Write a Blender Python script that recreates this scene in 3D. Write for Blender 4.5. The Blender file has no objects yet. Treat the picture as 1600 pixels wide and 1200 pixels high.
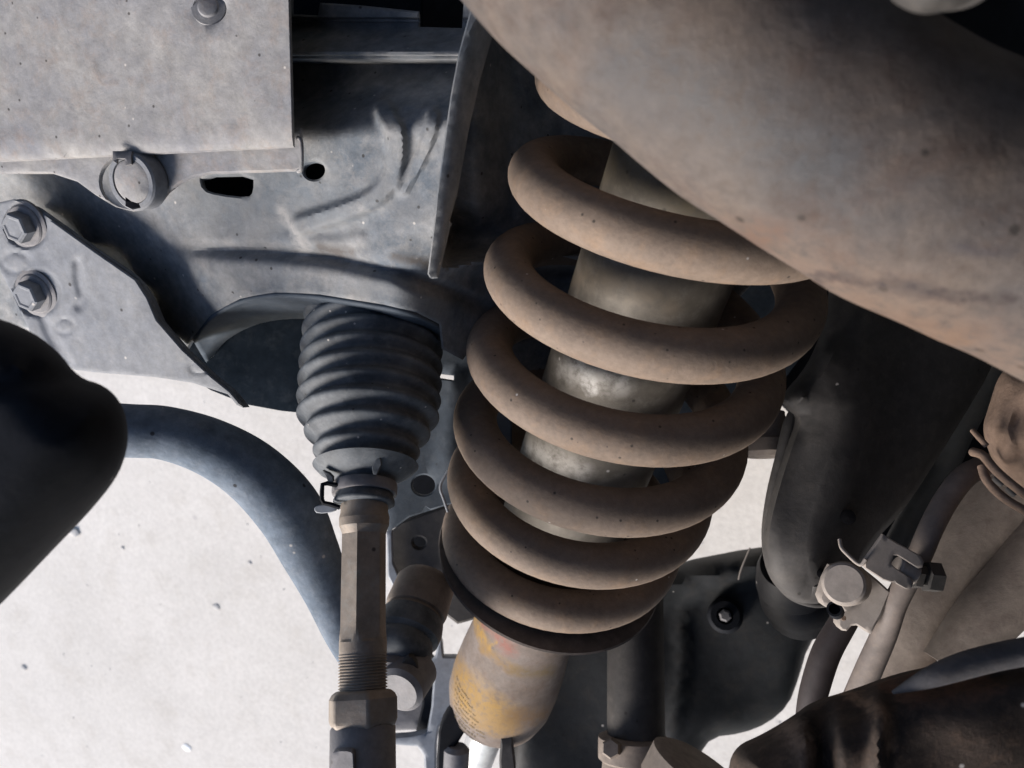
import bpy, bmesh, math, random
import numpy as np
from mathutils import Vector, Matrix
from mathutils.geometry import delaunay_2d_cdt
random.seed(4); RNG = np.random.default_rng(4)
S = bpy.context.scene

# ------------------------------------------------------------ camera, world, sun
FPX = 1256.0                                    # focal length in photo pixels (1600 wide)
UP = Vector((-0.36, -0.20, 0.91)).normalized()   # the world's up seen from the camera
SUN = Vector((-0.66, -0.72, 0.13)).normalized() # towards the light, seen from the camera
xa = (Vector((1, 0, 0)) - UP * UP.x).normalized(); ya = UP.cross(xa)
CAM_H = 0.86
R3 = Matrix((xa, ya, UP))                       # camera -> world
CAMW = Vector((0, 0, CAM_H))
cam = bpy.data.objects.new('camera', bpy.data.cameras.new('camera'))
S.collection.objects.link(cam); S.camera = cam
cam.matrix_world = Matrix.Translation(CAMW) @ R3.to_4x4()
cam.data.sensor_width = 36; cam.data.lens = 36 * FPX / 1600
cam.data.clip_start = 0.01; cam.data.clip_end = 200
cam.data.dof.use_dof = True; cam.data.dof.focus_distance = 0.37; cam.data.dof.aperture_fstop = 15
w = bpy.data.worlds.new('World'); S.world = w; w.use_nodes = True
nt = w.node_tree; bg = nt.nodes['Background']
sky = nt.nodes.new('ShaderNodeTexSky'); sky.sky_type = 'NISHITA'; sky.sun_disc = False
sw = R3 @ SUN
sky.sun_elevation = math.asin(sw.z); sky.sun_rotation = math.atan2(sw.x, sw.y)
sky.air_density = 1.0; sky.dust_density = 1.5
nt.links.new(sky.outputs[0], bg.inputs[0]); bg.inputs[1].default_value = 0.15
sl = bpy.data.lights.new('sun', 'SUN'); so = bpy.data.objects.new('sun', sl); S.collection.objects.link(so)
sl.energy = 4.4; sl.angle = math.radians(24); sl.color = (1.0, 0.93, 0.87)
so.rotation_euler = (-sw).to_track_quat('-Z', 'Y').to_euler(); so.location = CAMW + sw * 3
S.view_settings.view_transform = 'Standard'; S.view_settings.look = 'None'
S.view_settings.exposure = 0.5; S.view_settings.gamma = 1

# ------------------------------------------------------------ helpers
def C(x, y, z):                      # camera-space metres -> world
    return CAMW + R3 @ Vector((x, y, z))
def P(u, v, d):                      # the point d metres deep along the ray of photo pixel (u, v)
    return C((u - 800) / FPX * d, (600 - v) / FPX * d, -d)
FWD = R3 @ Vector((0, 0, -1))
R3n = np.array(R3); Cn = np.array(CAMW)
def Pn(u, v, d):
    u = np.asarray(u, float); v = np.asarray(v, float); d = np.asarray(d, float) + 0 * u
    return np.stack([(u - 800) / FPX * d, (600 - v) / FPX * d, -d], -1) @ R3n.T + Cn
Fn = np.array(FWD)

def thing(name, label, cat, at, group=None):
    o = bpy.data.objects.new(name, None); S.collection.objects.link(o); o.empty_display_size = .01
    o.location = at if isinstance(at, Vector) else P(*at)
    o['label'] = label; o['category'] = cat
    if group: o['group'] = group
    return o
def origin(o):
    v = Vector((0, 0, 0))
    while o is not None: v = v + o.location; o = o.parent
    return v
def put(name, verts, faces, mat, parent=None, smooth=True, sharp=38, loc=None, weld=0):
    verts = [Vector(v) for v in verts]
    if parent is not None:
        o0 = origin(parent); base = Vector((0, 0, 0))
    else:
        o0 = loc if loc is not None else Vector((0, 0, 0)); base = o0
    me = bpy.data.meshes.new(name)
    me.from_pydata([v - o0 for v in verts], [], faces)
    bm = bmesh.new(); bm.from_mesh(me)
    if weld: bmesh.ops.remove_doubles(bm, verts=bm.verts, dist=weld)
    bmesh.ops.recalc_face_normals(bm, faces=bm.faces)
    for f in bm.faces: f.smooth = smooth
    if smooth:
        lim = math.radians(sharp)
        for e in bm.edges:
            if len(e.link_faces) == 2 and e.calc_face_angle(0) > lim: e.smooth = False
    bm.to_mesh(me); bm.free()
    me.materials.append(mat)
    o = bpy.data.objects.new(name, me); S.collection.objects.link(o)
    o.location = base
    if parent is not None: o.parent = parent
    return o
def join(*vf):
    V, F = [], []
    for v, f in vf:
        n = len(V); V += list(v); F += [tuple(i + n for i in q) for q in f]
    return V, F
def catmull(pts, n):
    pts = [np.array(p, float) for p in pts]
    q = [2 * pts[0] - pts[1]] + pts + [2 * pts[-1] - pts[-2]]
    out = []
    for i in range(1, len(q) - 2):
        for k in range(n):
            t = k / n
            out.append(.5 * ((2 * q[i]) + (-q[i-1] + q[i+1]) * t + (2*q[i-1] - 5*q[i] + 4*q[i+1] - q[i+2]) * t*t + (-q[i-1] + 3*q[i] - 3*q[i+1] + q[i+2]) * t**3))
    out.append(pts[-1]); return np.array(out)
def sweep3(path, rad, seg=24, cap=True, flat=1.0, round_caps=False):
    """tube along world points; rad per point"""
    path = np.array(path, float); n = len(path); rad = np.ones(n) * rad
    T = np.gradient(path, axis=0); T /= np.linalg.norm(T, axis=1)[:, None]
    N = np.cross(T[0], Fn); N /= np.linalg.norm(N)
    V, F = [], []
    ang = np.linspace(0, 2 * np.pi, seg, endpoint=False)
    for i in range(n):
        N = N - T[i] * N.dot(T[i]); N /= np.linalg.norm(N); B = np.cross(T[i], N)
        V += list(path[i] + rad[i] * (np.cos(ang)[:, None] * N + flat * np.sin(ang)[:, None] * B))
    for i in range(n - 1):
        for k in range(seg):
            a, b = i * seg + k, i * seg + (k + 1) % seg
            F.append((a, b, b + seg, a + seg))
    if cap:
        for e in (0, n - 1):
            F.append(tuple(e * seg + k for k in range(seg)))
    return V, F
def sweep(pts, seg=24, n=10, cap=True, flat=1.0):
    """pts: (u, v, depth, radius in photo pixels)"""
    q = catmull(pts, n)
    return sweep3(Pn(q[:, 0], q[:, 1], q[:, 2]), q[:, 3] * q[:, 2] / FPX, seg, cap, flat)
def lathe(A, B, prof, seg=48, square=None, phase=0.0, noise=0.0):
    """profile [(t in 0..1 along A->B, radius m)] turned about AB (world)"""
    A, B = np.array(A), np.array(B); ax = B - A; a = ax / np.linalg.norm(ax)
    N = np.cross(a, Fn)
    if np.linalg.norm(N) < 1e-3: N = np.cross(a, np.array(R3 @ Vector((1, 0, 0))))
    N /= np.linalg.norm(N); M = np.cross(a, N)
    V, F = [], []
    ang = np.linspace(0, 2 * np.pi, seg, endpoint=False) + phase
    for t, r in prof:
        V += list(A + ax * t + r * (np.cos(ang)[:, None] * N + np.sin(ang)[:, None] * M))
    m = len(prof)
    for i in range(m - 1):
        for k in range(seg):
            a_, b_ = i * seg + k, i * seg + (k + 1) % seg
            F.append((a_, b_, b_ + seg, a_ + seg))
    for e in (0, m - 1):
        if prof[e][1] > 1e-6: F.append(tuple(e * seg + k for k in range(seg)))
    return V, F
def inside(poly, x, y):
    poly = np.array(poly, float); r = np.zeros(len(x), bool); j = len(poly) - 1
    for i in range(len(poly)):
        xi, yi = poly[i]; xj, yj = poly[j]
        c = ((yi > y) != (yj > y)) & (x < (xj - xi) * (y - yi) / ((yj - yi) + 1e-12) + xi)
        r ^= c; j = i
    return r
def edist(poly, x, y):
    poly = np.array(poly, float); d = np.full(len(x), 1e9)
    for i in range(len(poly)):
        a, b = poly[i], poly[(i + 1) % len(poly)]
        ab = b - a; t = np.clip(((x - a[0]) * ab[0] + (y - a[1]) * ab[1]) / (ab @ ab + 1e-12), 0, 1)
        d = np.minimum(d, np.hypot(x - a[0] - t * ab[0], y - a[1] - t * ab[1]))
    return d
def rnd(poly, k=2):
    """corner-cutting smoothing of a closed outline"""
    p = np.array(poly, float)
    for _ in range(k):
        q = np.roll(p, -1, 0); p = np.stack([.75 * p + .25 * q, .25 * p + .75 * q], 1).reshape(-1, 2)
    return [tuple(a) for a in p]
def resample(poly, step):
    out = []
    for i in range(len(poly)):
        a = np.array(poly[i], float); b = np.array(poly[(i + 1) % len(poly)], float)
        n = max(1, int(round(np.hypot(*(b - a)) / step)))
        for k in range(n): out.append(tuple(a + (b - a) * k / n))
    return out
def circle(u, v, r, ry=None, n=28, rot=0):
    ry = r if ry is None else ry
    return [(u + r*math.cos(t)*math.cos(rot) - ry*math.sin(t)*math.sin(rot), v + r*math.cos(t)*math.sin(rot) + ry*math.sin(t)*math.cos(rot)) for t in [2*math.pi*k/n for k in range(n)]]
def plane(u0, v0, d0, gu=0., gv=0.):
    """a flat plane through the pixel's point; gu, gv = change of 1/depth per 1000 px"""
    return lambda u, v: 1.0 / (1.0 / d0 + (gu * (u - u0) + gv * (v - v0)) / 1000.0)
def tri_region(outline, holes, step, rings=()):
    loops = [resample(outline, step)] + [resample(h, max(3, step * .5)) for h in holes]
    pts, edges = [], []
    for L in loops:
        n0 = len(pts); pts += L; edges += [(n0 + i, n0 + (i + 1) % len(L)) for i in range(len(L))]
    nb = len(pts)
    o = np.array(outline)
    gx, gy = np.meshgrid(np.arange(o[:, 0].min(), o[:, 0].max(), step), np.arange(o[:, 1].min(), o[:, 1].max(), step))
    gx = gx.astype(float); gx[1::2] += step / 2; gx, gy = gx.ravel(), gy.ravel()
    k = inside(outline, gx, gy); gx, gy = gx[k], gy[k]
    far = max(rings) + step * .4 if rings else step * .5
    for L in [outline] + list(holes):
        if L is not outline:
            k = ~inside(L, gx, gy); gx, gy = gx[k], gy[k]
        k = edist(L, gx, gy) > far; gx, gy = gx[k], gy[k]
    extra = []
    for r in rings:
        for L in loops:
            A = np.array(L); tn = np.roll(A, -1, 0) - np.roll(A, 1, 0); ln = np.hypot(tn[:, 0], tn[:, 1]) + 1e-9
            nn = np.stack([-tn[:, 1], tn[:, 0]], 1) / ln[:, None]
            for sgn in (1, -1):
                q = A + sgn * r * nn
                k = inside(outline, q[:, 0], q[:, 1])
                for h in holes: k &= ~inside(h, q[:, 0], q[:, 1])
                dd = np.full(len(q), 1e9)
                for LL in [outline] + list(holes): dd = np.minimum(dd, edist(LL, q[:, 0], q[:, 1]))
                k &= dd > r * .8
                extra += [tuple(a) for a in q[k]]
    allp = [Vector(p) for p in pts] + [Vector(p) for p in extra] + [Vector(p) for p in zip(gx, gy)]
    vs, es, fs, *_ = delaunay_2d_cdt(allp, edges, [], 0, 1e-4)
    uv = np.array([(p.x, p.y) for p in vs]); f = np.array([t for t in fs if len(t) == 3])
    c = uv[f].mean(1); k = inside(outline, c[:, 0], c[:, 1])
    for h in holes: k &= ~inside(h, c[:, 0], c[:, 1])
    f = f[k]
    used = np.unique(f); mp = -np.ones(len(uv), int); mp[used] = np.arange(len(used))
    return uv[used], mp[f]
def boundary(f):
    from collections import Counter
    cnt = {}
    for t in f:
        for a, b in ((t[0], t[1]), (t[1], t[2]), (t[2], t[0])):
            cnt[(a, b)] = cnt.get((a, b), 0) + 1
    return [(a, b) for (a, b) in cnt if (b, a) not in cnt]
def sheet(name, outline, depth, thick, mat, parent=None, holes=(), step=12, bev=2.5, relief=None, loc=None, back_dir=None, sharp=38):
    """a stamped plate: outline in photo pixels, real depth function, thickness in metres, rounded rim"""
    uv, f = tri_region(outline, holes, step, (bev,) if bev else ())
    u, v = uv[:, 0], uv[:, 1]
    d = depth(u, v) if callable(depth) else np.full(len(u), float(depth))
    if relief is not None: d = d + relief(u, v)
    dd = edist(outline, u, v)
    for h in holes: dd = np.minimum(dd, edist(h, u, v))
    if bev:
        x = np.clip(dd / bev, 0, 1); d = d + (1 - np.sqrt(1 - (1 - x) ** 2)) * bev * d / FPX
    fr = Pn(u, v, d); bdv = Fn if back_dir is None else np.array(back_dir)
    bk = fr + bdv * thick
    n = len(uv); F = [tuple(t) for t in f] + [tuple(t[::-1] + n) for t in f]
    for a, b in boundary(f): F.append((b, a, a + n, b + n))
    return put(name, np.concatenate([fr, bk]), F, mat, parent, loc=loc, sharp=sharp)
def inflate(name, outline, depth, T, wpx, mat, parent=None, holes=(), step=12, relief=None, loc=None, Tb=None):
    """a rounded solid: full thickness T (m) reached wpx pixels in from the outline"""
    r = [wpx * .06, wpx * .2, wpx * .45] if wpx * .06 > 1 else [wpx * .25]
    uv, f = tri_region(outline, holes, step, tuple(r))
    u, v = uv[:, 0], uv[:, 1]
    d = depth(u, v) if callable(depth) else np.full(len(u), float(depth))
    dd = edist(outline, u, v)
    for h in holes: dd = np.minimum(dd, edist(h, u, v))
    x = np.clip(dd / wpx, 0, 1); b = np.sqrt(1 - (1 - x) ** 2)
    r_ = relief(u, v) if relief is not None else 0
    df = d - T * b + r_ * b; db = d + (T if Tb is None else Tb) * b
    fr = Pn(u, v, df); bk = Pn(u, v, db); n = len(uv)
    F = [tuple(t) for t in f] + [tuple(t[::-1] + n) for t in f]
    return put(name, np.concatenate([fr, bk]), F, mat, parent, loc=loc, weld=1e-6, sharp=60)
def ridge(path, wpx, h, n=8):
    """a raised (h<0 nearer) rib following pixels"""
    q = catmull([(a, b, 0) for a, b in path], n)[:, :2]
    def f(u, v):
        d = np.full(len(u), 1e9)
        for i in range(len(q) - 1):
            a, b = q[i], q[i + 1]; ab = b - a
            t = np.clip(((u - a[0]) * ab[0] + (v - a[1]) * ab[1]) / (ab @ ab + 1e-9), 0, 1)
            d = np.minimum(d, np.hypot(u - a[0] - t * ab[0], v - a[1] - t * ab[1]))
        return h * .5 * (1 + np.cos(np.pi * np.clip(d / wpx, 0, 1)))
    return f
def bead(path, wpx, h, n=8):
    g = ridge(path, wpx * 1.0, 1.0, n)
    return lambda u, v: h * sstep(1.35 * g(u, v))
def sstep(x): x = np.clip(x, 0, 1); return x * x * (3 - 2 * x)
def side(path):
    """signed distance in px to an open polyline (positive = right-hand side, y down, walking the path)"""
    q = np.array(path, float)
    def f(u, v):
        best = np.full(len(u), 1e9); sg = np.ones(len(u))
        for i in range(len(q) - 1):
            a, b = q[i], q[i + 1]; ab = b - a
            t = np.clip(((u - a[0]) * ab[0] + (v - a[1]) * ab[1]) / (ab @ ab), 0, 1)
            d = np.hypot(u - a[0] - t * ab[0], v - a[1] - t * ab[1])
            s = np.sign(ab[0] * (v - a[1]) - ab[1] * (u - a[0]))
            k = d < best; best = np.where(k, d, best); sg = np.where(k, s, sg)
        return best * sg
    return f

# ------------------------------------------------------------ materials
def mat(name, c1, c2, c3=None, rough=.75, metal=0., big=22, fine=160, bump=.25, spk=0., spk_c=(.02, .017, .015), spk_s=260, light_spk=0., streak=None, c3amt=.55, spec=.35, contrast=.22, grain=.22, patches=(), loc=None):
    m = bpy.data.materials.new(name); m.use_nodes = True; t = m.node_tree; N = t.nodes; L = t.links
    b = N['Principled BSDF']; b.inputs['Metallic'].default_value = metal
    b.inputs['Specular IOR Level'].default_value = spec
    tc = N.new('ShaderNodeTexCoord'); mp = N.new('ShaderNodeMapping'); L.new(tc.outputs['Object'], mp.inputs[0])
    mp.inputs[1].default_value = (random.random() * 9, random.random() * 9, random.random() * 9)
    if streak: mp.inputs[3].default_value = streak
    def noise(sc, det=6, ro=.6, dist=0.):
        n = N.new('ShaderNodeTexNoise'); n.inputs['Scale'].default_value = sc; n.inputs['Detail'].default_value = det
        n.inputs['Roughness'].default_value = ro; n.inputs['Distortion'].default_value = dist; L.new(mp.outputs[0], n.inputs['Vector']); return n.outputs[0]
    def ramp(src, lo, hi):
        r = N.new('ShaderNodeMapRange'); r.inputs[1].default_value = lo; r.inputs[2].default_value = hi; L.new(src, r.inputs[0]); return r.outputs[0]
    def mix(f, a, c, mode='MIX'):
        x = N.new('ShaderNodeMix'); x.data_type = 'RGBA'; x.blend_type = mode
        if isinstance(f, float): x.inputs[0].default_value = f
        else: L.new(f, x.inputs[0])
        for s, q in ((6, a), (7, c)):
            if isinstance(q, tuple): x.inputs[s].default_value = (*q, 1)
            else: L.new(q, x.inputs[s])
        return x.outputs[2]
    n1 = noise(big, 8, .66, .12); n2 = noise(fine, 6, .7); n3 = noise(big * 3.1, 8, .74, .2)
    col = mix(ramp(n1, .5 - contrast, .5 + contrast), c1, c2)
    if c3:
        k = ramp(n3, .5, .72); mm = N.new('ShaderNodeMath'); mm.operation = 'MULTIPLY'; L.new(k, mm.inputs[0]); mm.inputs[1].default_value = c3amt
        col = mix(mm.outputs[0], col, c3)
    g = ramp(n2, .25, .75); mr = N.new('ShaderNodeMapRange'); mr.inputs[3].default_value = 1 - grain; mr.inputs[4].default_value = 1 + grain; L.new(g, mr.inputs[0])
    vm = N.new('ShaderNodeVectorMath'); vm.operation = 'SCALE'; L.new(col, vm.inputs[0]); L.new(mr.outputs[0], vm.inputs['Scale']); col = vm.outputs[0]
    if spk > 0:
        vo = N.new('ShaderNodeTexVoronoi'); vo.inputs['Scale'].default_value = spk_s; L.new(mp.outputs[0], vo.inputs['Vector'])
        ln = N.new('ShaderNodeSeparateColor'); L.new(vo.outputs['Color'], ln.inputs[0])
        a = N.new('ShaderNodeMath'); a.operation = 'LESS_THAN'; L.new(ln.outputs[0], a.inputs[0]); a.inputs[1].default_value = spk
        r = ramp(vo.outputs['Distance'], .32, .18); bb = N.new('ShaderNodeMath'); bb.operation = 'MULTIPLY'; L.new(a.outputs[0], bb.inputs[0]); L.new(r, bb.inputs[1])
        cc = N.new('ShaderNodeMath'); cc.operation = 'MULTIPLY'; L.new(bb.outputs[0], cc.inputs[0]); cc.inputs[1].default_value = .8
        col = mix(cc.outputs[0], col, spk_c)
        if light_spk > 0:
            a = N.new('ShaderNodeMath'); a.operation = 'GREATER_THAN'; L.new(ln.outputs[1], a.inputs[0]); a.inputs[1].default_value = 1 - light_spk
            r = ramp(vo.outputs['Distance'], .28, .12); bb = N.new('ShaderNodeMath'); bb.operation = 'MULTIPLY'; L.new(a.outputs[0], bb.inputs[0]); L.new(r, bb.inputs[1])
            col = mix(bb.outputs[0], col, (.5, .47, .44))
    if patches:
        X, Y = R3 @ Vector((1, 0, 0)), R3 @ Vector((0, 1, 0))
        def vmath(op, a, c):
            n = N.new('ShaderNodeVectorMath'); n.operation = op
            for i, q in enumerate((a, c)):
                if isinstance(q, Vector): n.inputs[i].default_value = q
                else: L.new(q, n.inputs[i])
            return n
        def math_(op, a, c=0.):
            n = N.new('ShaderNodeMath'); n.operation = op
            for i, q in enumerate((a, c)):
                if isinstance(q, (int, float)): n.inputs[i].default_value = q
                else: L.new(q, n.inputs[i])
            return n.outputs[0]
        p = vmath('ADD', tc.outputs['Object'], loc - CAMW).outputs[0]
        nx = math_('MULTIPLY_ADD', n3, .012); N[-1].inputs[2].default_value = -.006
        ny = math_('MULTIPLY_ADD', n1, .012); N[-1].inputs[2].default_value = -.006
        px = math_('ADD', vmath('DOT_PRODUCT', p, X).outputs['Value'], nx); py = math_('ADD', vmath('DOT_PRODUCT', p, Y).outputs['Value'], ny)
        for (ua, va), (ub, vb), d, wp, cc_, amt in patches:
            ax_, ay_ = (ua - 800) / FPX * d, (600 - va) / FPX * d; bx_, by_ = (ub - 800) / FPX * d - ax_, (600 - vb) / FPX * d - ay_
            l2 = bx_ * bx_ + by_ * by_
            rx = math_('SUBTRACT', px, ax_); ry = math_('SUBTRACT', py, ay_)
            t_ = math_('ADD', math_('MULTIPLY', rx, bx_ / l2), math_('MULTIPLY', ry, by_ / l2)); N[-1].use_clamp = True
            ex = math_('SUBTRACT', rx, math_('MULTIPLY', t_, bx_)); ey = math_('SUBTRACT', ry, math_('MULTIPLY', t_, by_))
            dd_ = math_('SQRT', math_('ADD', math_('MULTIPLY', ex, ex), math_('MULTIPLY', ey, ey)))
            r_ = ramp(dd_, wp * d / FPX, wp * d / FPX * .15)
            k_ = math_('MULTIPLY', math_('MULTIPLY', r_, ramp(n2, .30, .55)), amt)
            col = mix(k_, col, cc_)
    L.new(col, b.inputs['Base Color'])
    rr = N.new('ShaderNodeMapRange'); rr.inputs[3].default_value = max(.05, rough - .12); rr.inputs[4].default_value = min(1, rough + .12); L.new(n3, rr.inputs[0]); L.new(rr.outputs[0], b.inputs['Roughness'])
    h = N.new('ShaderNodeMath'); h.operation = 'MULTIPLY_ADD'; L.new(n2, h.inputs[0]); h.inputs[1].default_value = .45; L.new(n3, h.inputs[2])
    bp = N.new('ShaderNodeBump'); bp.inputs['Strength'].default_value = bump; bp.inputs['Distance'].default_value = .0012
    L.new(h.outputs[0], bp.inputs['Height']); L.new(bp.outputs[0], b.inputs['Normal'])
    m['out'] = 1
    return m
ARMLOC = Vector((0, 0, 0)) + P(1250, 150, .2)
CMLOC = P(500, 400, .35)
GREY = mat('dusty_grey_steel', (.11, .13, .155), (.24, .24, .24), (.32, .305, .29), big=30, contrast=.14, spk=.025, light_spk=.012, bump=.45, grain=.3, spk_s=330, loc=CMLOC, patches=[((490, 378), (545, 388), .36, 13, (.10, .085, .075), .85), ((612, 402), (668, 408), .35, 10, (.10, .085, .075), .8), ((300, 300), (520, 340), .37, 60, (.13, .15, .17), .5), ((440, 330), (470, 380), .37, 16, (.40, .38, .36), .6), ((600, 300), (640, 330), .35, 30, (.14, .15, .165), .5), ((560, 440), (680, 470), .35, 20, (.16, .165, .17), .6)])  # base grey shifted blue to carry skylight; brown marks are dirt
PANEL = mat('dusty_panel', (.175, .18, .20), (.27, .262, .255), (.26, .20, .165), big=30, bump=.4, spk=.03, light_spk=.008, c3amt=.5, spk_s=420, contrast=.16, grain=.28)
BRACK = mat('grey_bracket', (.15, .162, .185), (.22, .228, .245), (.27, .265, .26), big=34, bump=.3, spk=.02, light_spk=.02, contrast=.2, grain=.25)
SPRING = mat('brown_spring_paint', (.135, .102, .080), (.20, .152, .118), (.25, .165, .105), big=26, fine=300, bump=.4, spk=.04, light_spk=.003, spk_s=420, grain=.2, c3amt=.5)
ARM = mat('dusty_arm_casting', (.068, .062, .062), (.118, .092, .075), (.065, .038, .028), big=19, fine=240, bump=.5, spk=.03, spk_s=210, light_spk=.006, c3amt=.65, contrast=.13, grain=.26, loc=ARMLOC, patches=[((840, 120), (1270, 412), .175, 46, (.19, .125, .085), .55), ((1270, 412), (1640, 590), .175, 90, (.17, .11, .078), .6), ((1000, 40), (1300, 240), .165, 90, (.06, .07, .08), .5), ((1150, 300), (1260, 340), .17, 30, (.11, .06, .04), .6), ((1420, 470), (1600, 530), .17, 40, (.13, .075, .045), .6), ((1105, 282), (1180, 318), .172, 7, (.05, .03, .028), .8), ((1180, 318), (1235, 350), .172, 11, (.055, .035, .03), .85),  # cool grey middle patch is painted skylight; the others are dust and rust
    ((1345, 404), (1440, 425), .172, 7, (.04, .03, .03), .8), ((1440, 425), (1510, 442), .172, 15, (.035, .028, .03), .9), ((1510, 442), (1610, 470), .172, 10, (.04, .03, .03), .85), ((1540, 375), (1620, 388), .165, 12, (.05, .045, .05), .7)])
SHOCK = mat('grey_shock_tube', (.085, .075, .062), (.14, .125, .105), (.20, .185, .165), loc=C(-.0245, -.26939, -.58595), patches=[((895, 575), (965, 600), .36, 30, (.40, .385, .36), .8), ((905, 560), (925, 610), .36, 12, (.5, .49, .47), .8), ((826, 700), (905, 735), .40, 26, (.38, .365, .34), .75), ((940, 230), (1060, 330), .32, 40, (.12, .095, .055), .6), ((900, 420), (1040, 480), .34, 30, (.13, .10, .07), .5)], big=40, bump=.12, rough=.6, metal=.25, spk=.03, light_spk=.03)
RUBBER = mat('dusty_black_rubber', (.035, .042, .052), (.12, .135, .15), (.26, .27, .28), big=55, bump=.22, rough=.62, c3amt=.35, light_spk=.03, spk=.01, spk_s=420)  # bluish base holds the skylit shade, over real dust
BORE = mat('bore_black', (.004, .004, .005), (.008, .008, .009), None, spec=0., rough=1.)
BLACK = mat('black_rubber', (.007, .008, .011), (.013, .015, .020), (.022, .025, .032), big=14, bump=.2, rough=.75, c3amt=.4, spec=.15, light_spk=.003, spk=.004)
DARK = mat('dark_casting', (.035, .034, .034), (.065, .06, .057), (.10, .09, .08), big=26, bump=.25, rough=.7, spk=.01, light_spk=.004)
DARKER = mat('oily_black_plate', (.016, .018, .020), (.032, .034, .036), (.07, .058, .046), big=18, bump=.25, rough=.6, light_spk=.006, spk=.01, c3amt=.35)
BAR = mat('skylight_tinted_bar', (.10, .13, .17), (.155, .185, .225), (.22, .24, .265), big=40, bump=.4, rough=.82, spec=.15, grain=.3, spk=.02, light_spk=.02)  # blue in this colour stands in for skylight on the bar
TIE = mat('brown_grey_tie_rod', (.20, .165, .135), (.31, .26, .215), (.30, .30, .28), big=60, bump=.2, rough=.6, spk=.02, metal=.15)
TIED = mat('dull_grey_tie_end', (.14, .14, .15), (.21, .20, .205), (.27, .26, .25), big=60, bump=.2, rough=.6, spk=.03)
RUST = mat('rusty_brown_rubber', (.15, .105, .08), (.24, .165, .12), (.10, .075, .065), big=45, fine=300, bump=.6, rough=.9)
CAST = mat('beige_brown_casting', (.17, .145, .125), (.25, .21, .18), (.12, .09, .08), big=24, bump=.3, rough=.8, spk=.015, light_spk=.004)
CLIP = mat('beige_zinc_clip', (.25, .225, .205), (.30, .265, .24), (.22, .19, .17), big=40, bump=.12, rough=.7)
SILVER = mat('silver_rod', (.45, .46, .47), (.58, .58, .58), (.40, .41, .43), big=40, bump=.06, rough=.35, metal=.5)
LINK = mat('pale_grey_link', (.21, .23, .26), (.30, .32, .35), (.26, .26, .265), big=30, bump=.12, rough=.55)
GUNK = mat('greasy_dirty_black', (.030, .024, .021), (.075, .056, .045), (.15, .10, .072), loc=P(1400, 1150, .29), patches=[((1245, 1125), (1262, 1180), .265, 32, (.20, .15, .12), .8), ((1374, 1090), (1380, 1160), .265, 20, (.24, .16, .11), .85), ((1430, 1108), (1570, 1076), .262, 12, (.14, .075, .05), .7), ((1290, 1120), (1292, 1200), .265, 14, (.012, .01, .01), .9)], big=50, fine=260, bump=.5, rough=.8, c3amt=.6, spec=.2, light_spk=.008, spk=.01)
PIPE = mat('brown_metal_pipe', (.15, .13, .12), (.22, .185, .165), (.26, .21, .17), big=60, bump=.12, rough=.65)
FLOOR = mat('pale_concrete', (.48, .458, .43), (.565, .54, .51), (.44, .41, .37), rough=.9, big=5.0, fine=150, bump=.6, spk=.006, spk_c=(.42, .40, .39), spk_s=60, light_spk=.0, grain=.12, contrast=.2, c3amt=.6)
UNDER = mat('skylight_tinted_underbody', (.045, .06, .08), (.08, .10, .125), (.13, .14, .155), big=30, bump=.2, spk=.01)  # blue of the shaded underside is put into the base colour

# ------------------------------------------------------------ the floor
vs = [(-14, -14, 0), (14, -14, 0), (14, 14, 0), (-14, 14, 0)]
fl = put('floor', vs, [(0, 1, 2, 3)], FLOOR, smooth=False); fl['kind'] = 'structure'
def floor_at(u, v):
    d = R3 @ Vector(((u - 800) / FPX, (600 - v) / FPX, -1)); t = -CAMW.z / d.z; return CAMW + d * t
def pebble_mesh(r, seed, sx=1., sy=.8, sz=.5):
    rr = random.Random(seed); bm = bmesh.new(); bmesh.ops.create_icosphere(bm, subdivisions=2, radius=r)
    for v in bm.verts: v.co *= 1 + rr.uniform(-.22, .22); v.co.x *= sx; v.co.y *= sy; v.co.z *= sz
    V = [v.co.copy() for v in bm.verts]; F = [tuple(a.index for a in f.verts) for f in bm.faces]; bm.free(); return V, F
STONE = mat('grey_pebble', (.36, .35, .34), (.46, .45, .44), None, bump=.3)
CHIP = mat('white_chip', (.75, .76, .77), (.8, .8, .8), None, bump=.1)
def pebble(u, v, rpx, m, label, name='pebble', cat='pebble', sz=.5):
    p = floor_at(u, v); r = rpx * .7 * (p - CAMW).length / FPX; sz *= .6
    V, F = pebble_mesh(r, int(u + v), 1.2, .85, sz)
    o = put(name, [q + p + Vector((0, 0, r * sz * .7)) for q in V], F, m, loc=p); o['label'] = label; o['category'] = cat
pebble(292, 1168, 9, CHIP, 'white chip lying on the pale floor near the bottom edge', 'floor_chip', 'chip', .25)
pebble(116, 830, 12, STONE, 'flat grey stone on the floor against the black buffer edge')
pebble(38, 1043, 6, STONE, 'small dark pebble on the floor at the lower left edge')
pebble(338, 948, 8, STONE, 'brownish pebble on the floor in the middle of the pale concrete', sz=.3)
pebble(192, 856, 4, STONE, 'tiny dark pebble below the bent bar, nearest the black buffer')
pebble(390, 880, 4.5, STONE, 'tiny dark pebble on the floor closest under the bent bar')

gv, gf = [], []
for k in range(260):
    u, v = random.uniform(-100, 1400), random.uniform(560, 1350); p = floor_at(u, v); r = random.choice((.7, .9, 1.1, 1.6, 2.2)) * .0006
    V, F = pebble_mesh(r, k)
    gv, gf = join((gv, gf), ([q + p + Vector((0, 0, r * .2)) for q in V], F))
g = put('floor_grit', gv, gf, STONE); g['kind'] = 'stuff'; g['label'] = 'scattered fine grit on the pale concrete floor'; g['category'] = 'grit'

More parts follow.
